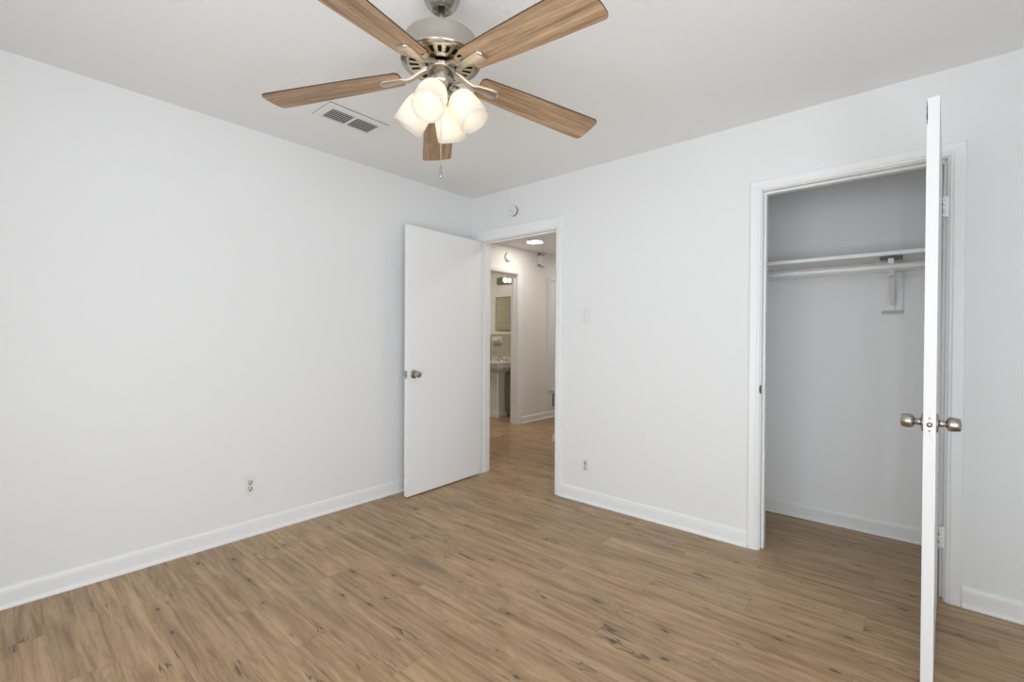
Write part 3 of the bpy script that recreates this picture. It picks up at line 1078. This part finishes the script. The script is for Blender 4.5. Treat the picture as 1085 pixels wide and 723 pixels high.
oct_loft(bm, [(0.115, 0.095, 0.665, yc, 0.02), (0.150, 0.130, 0.690, yc, 0.03), (0.230, 0.185, 0.735, -0.215, 0.05), (0.262, 0.205, 0.765, -0.215, 0.06), (0.268, 0.210, 0.800, -0.215, 0.06),
              (0.280, 0.222, 0.808, -0.223, 0.06), (0.282, 0.224, 0.832, -0.225, 0.06), (0.270, 0.214, 0.838, -0.225, 0.06), (0.200, 0.130, 0.836, -0.250, 0.07),
              (0.170, 0.105, 0.76, -0.250, 0.07), (0.10, 0.06, 0.735, -0.250, 0.04)])
basin = obj('basin', bm, M['porcelain'], sink)
bm = bmesh.new()
box(bm, -0.262, 0.262, -0.050, 0.0, 0.834, 0.905, bevel=0.008)
obj('backsplash', bm, M['porcelain'], sink)
bm = bmesh.new()
lathe(bm, [(0, 0.836), (0.024, 0.836), (0.020, 0.850), (0.012, 0.856), (0, 0.857)], 20, Matrix.Translation((0, -0.090, 0)))
tube(bm, [(0, -0.090, 0.850), (0, -0.100, 0.885), (0, -0.140, 0.905), (0, -0.180, 0.892), (0, -0.192, 0.870)], 0.010)
for sx in (-0.085, 0.085):
    lathe(bm, [(0, 0.836), (0.022, 0.836), (0.018, 0.852), (0.010, 0.860), (0.010, 0.868), (0, 0.869)], 20, Matrix.Translation((sx, -0.090, 0)))
    tube(bm, [(sx, -0.090, 0.866), (sx * 1.25, -0.110, 0.880), (sx * 1.6, -0.130, 0.888)], [0.009, 0.007, 0.006])
obj('faucet', bm, M['chrome'], sink)
for sx in (-0.145, 0.150):
    bm = bmesh.new()
    tube(bm, [(sx, -0.0, 0.46), (sx, -0.045, 0.46), (sx, -0.055, 0.50), (sx * 0.8, -0.080, 0.70)], 0.007, 8)
    lathe(bm, [(0, 0), (0.022, 0), (0.022, 0.006), (0, 0.006)], 16, align((sx, 0.0, 0.46), (0, -1, 0)))
    lathe(bm, [(0, 0), (0.018, 0), (0.018, 0.03), (0, 0.03)], 16, align((sx, -0.045, 0.46), (0, -1, 0)))
    obj('supply_valve', bm, M['satin'], sink)


bl = thing('added_bath_light', 'unseen round ceiling light added to brighten the bathroom', 'ceiling light', (-2.25, 1.30, H))  # lamp added out of view to light the tiles and mirror
bm = bmesh.new()
lathe(bm, [(0.0, -0.030), (0.10, -0.028), (0.118, -0.020), (0.120, -0.004)], 40, caps=False)
obj('diffuser', bm, M['bathdisc'], bl)
bm = bmesh.new()
lathe(bm, [(0.118, -0.022), (0.130, -0.020), (0.132, 0.0)], 40, caps=False)
obj('trim_ring', bm, M['plastic'], bl)

mir = thing('bathroom_mirror', 'rectangular framed mirror above the pedestal sink', 'mirror', (-2.017, BY, 1.312))
bm = bmesh.new()
MW, MH = 0.46, 0.525
for b in ((0, 0.014, 0, MH), (MW - 0.014, MW, 0, MH), (0.014, MW - 0.014, 0, 0.014), (0.014, MW - 0.014, MH - 0.014, MH)):
    box(bm, b[0], b[1], -0.022, 0.0, b[2], b[3])
obj('mirror_frame', bm, M['satin'], mir)
bm = bmesh.new(); box(bm, 0.014, MW - 0.014, -0.016, -0.002, 0.014, MH - 0.014)
obj('mirror_glass', bm, M['mirror'], mir)

vl = thing('vanity_light', 'metal vanity light bar with lit globe bulbs above the mirror', 'wall light', (-1.985, BY, 2.035))
bm = bmesh.new(); box(bm, 0.0, 0.62, -0.035, 0.0, 0.0, 0.105, bevel=0.006)
obj('light_bar', bm, M['satin'], vl)
for i, xx in enumerate((0.225, 0.395, 0.565)):
    bm = bmesh.new()
    lathe(bm, [(0.024, 0.034), (0.024, 0.046), (0.014, 0.050)], 20, align((xx, 0, 0.054), (0, -1, 0)))
    cup = obj('lamp_socket', bm, M['satin'], vl)
    bm = bmesh.new()
    R_ = 0.036
    lathe(bm, [(0.013, 0.046)] + [(R_ * math.sin(t), 0.082 - R_ * math.cos(t)) for t in [PI * q / 14 for q in range(2, 14)]] + [(0, 0.118)], 24, align((xx, 0, 0.054), (0, -1, 0)))
    obj('globe_bulb', bm, M['globe'], cup)

sd = thing('soap_dish', 'white ceramic soap and toothbrush holder on the tile below the mirror', 'soap dish', (-1.985, BY - 0.012, 1.165))
bm = bmesh.new()
box(bm, -0.10, 0.10, -0.012, 0.0, -0.055, 0.055, bevel=0.005)
obj('tile_plate', bm, M['porcelain'], sd)
bm = bmesh.new()
box(bm, -0.075, 0.075, -0.075, -0.010, -0.018, 0.006, bevel=0.006)
obj('tray', bm, M['porcelain'], sd)
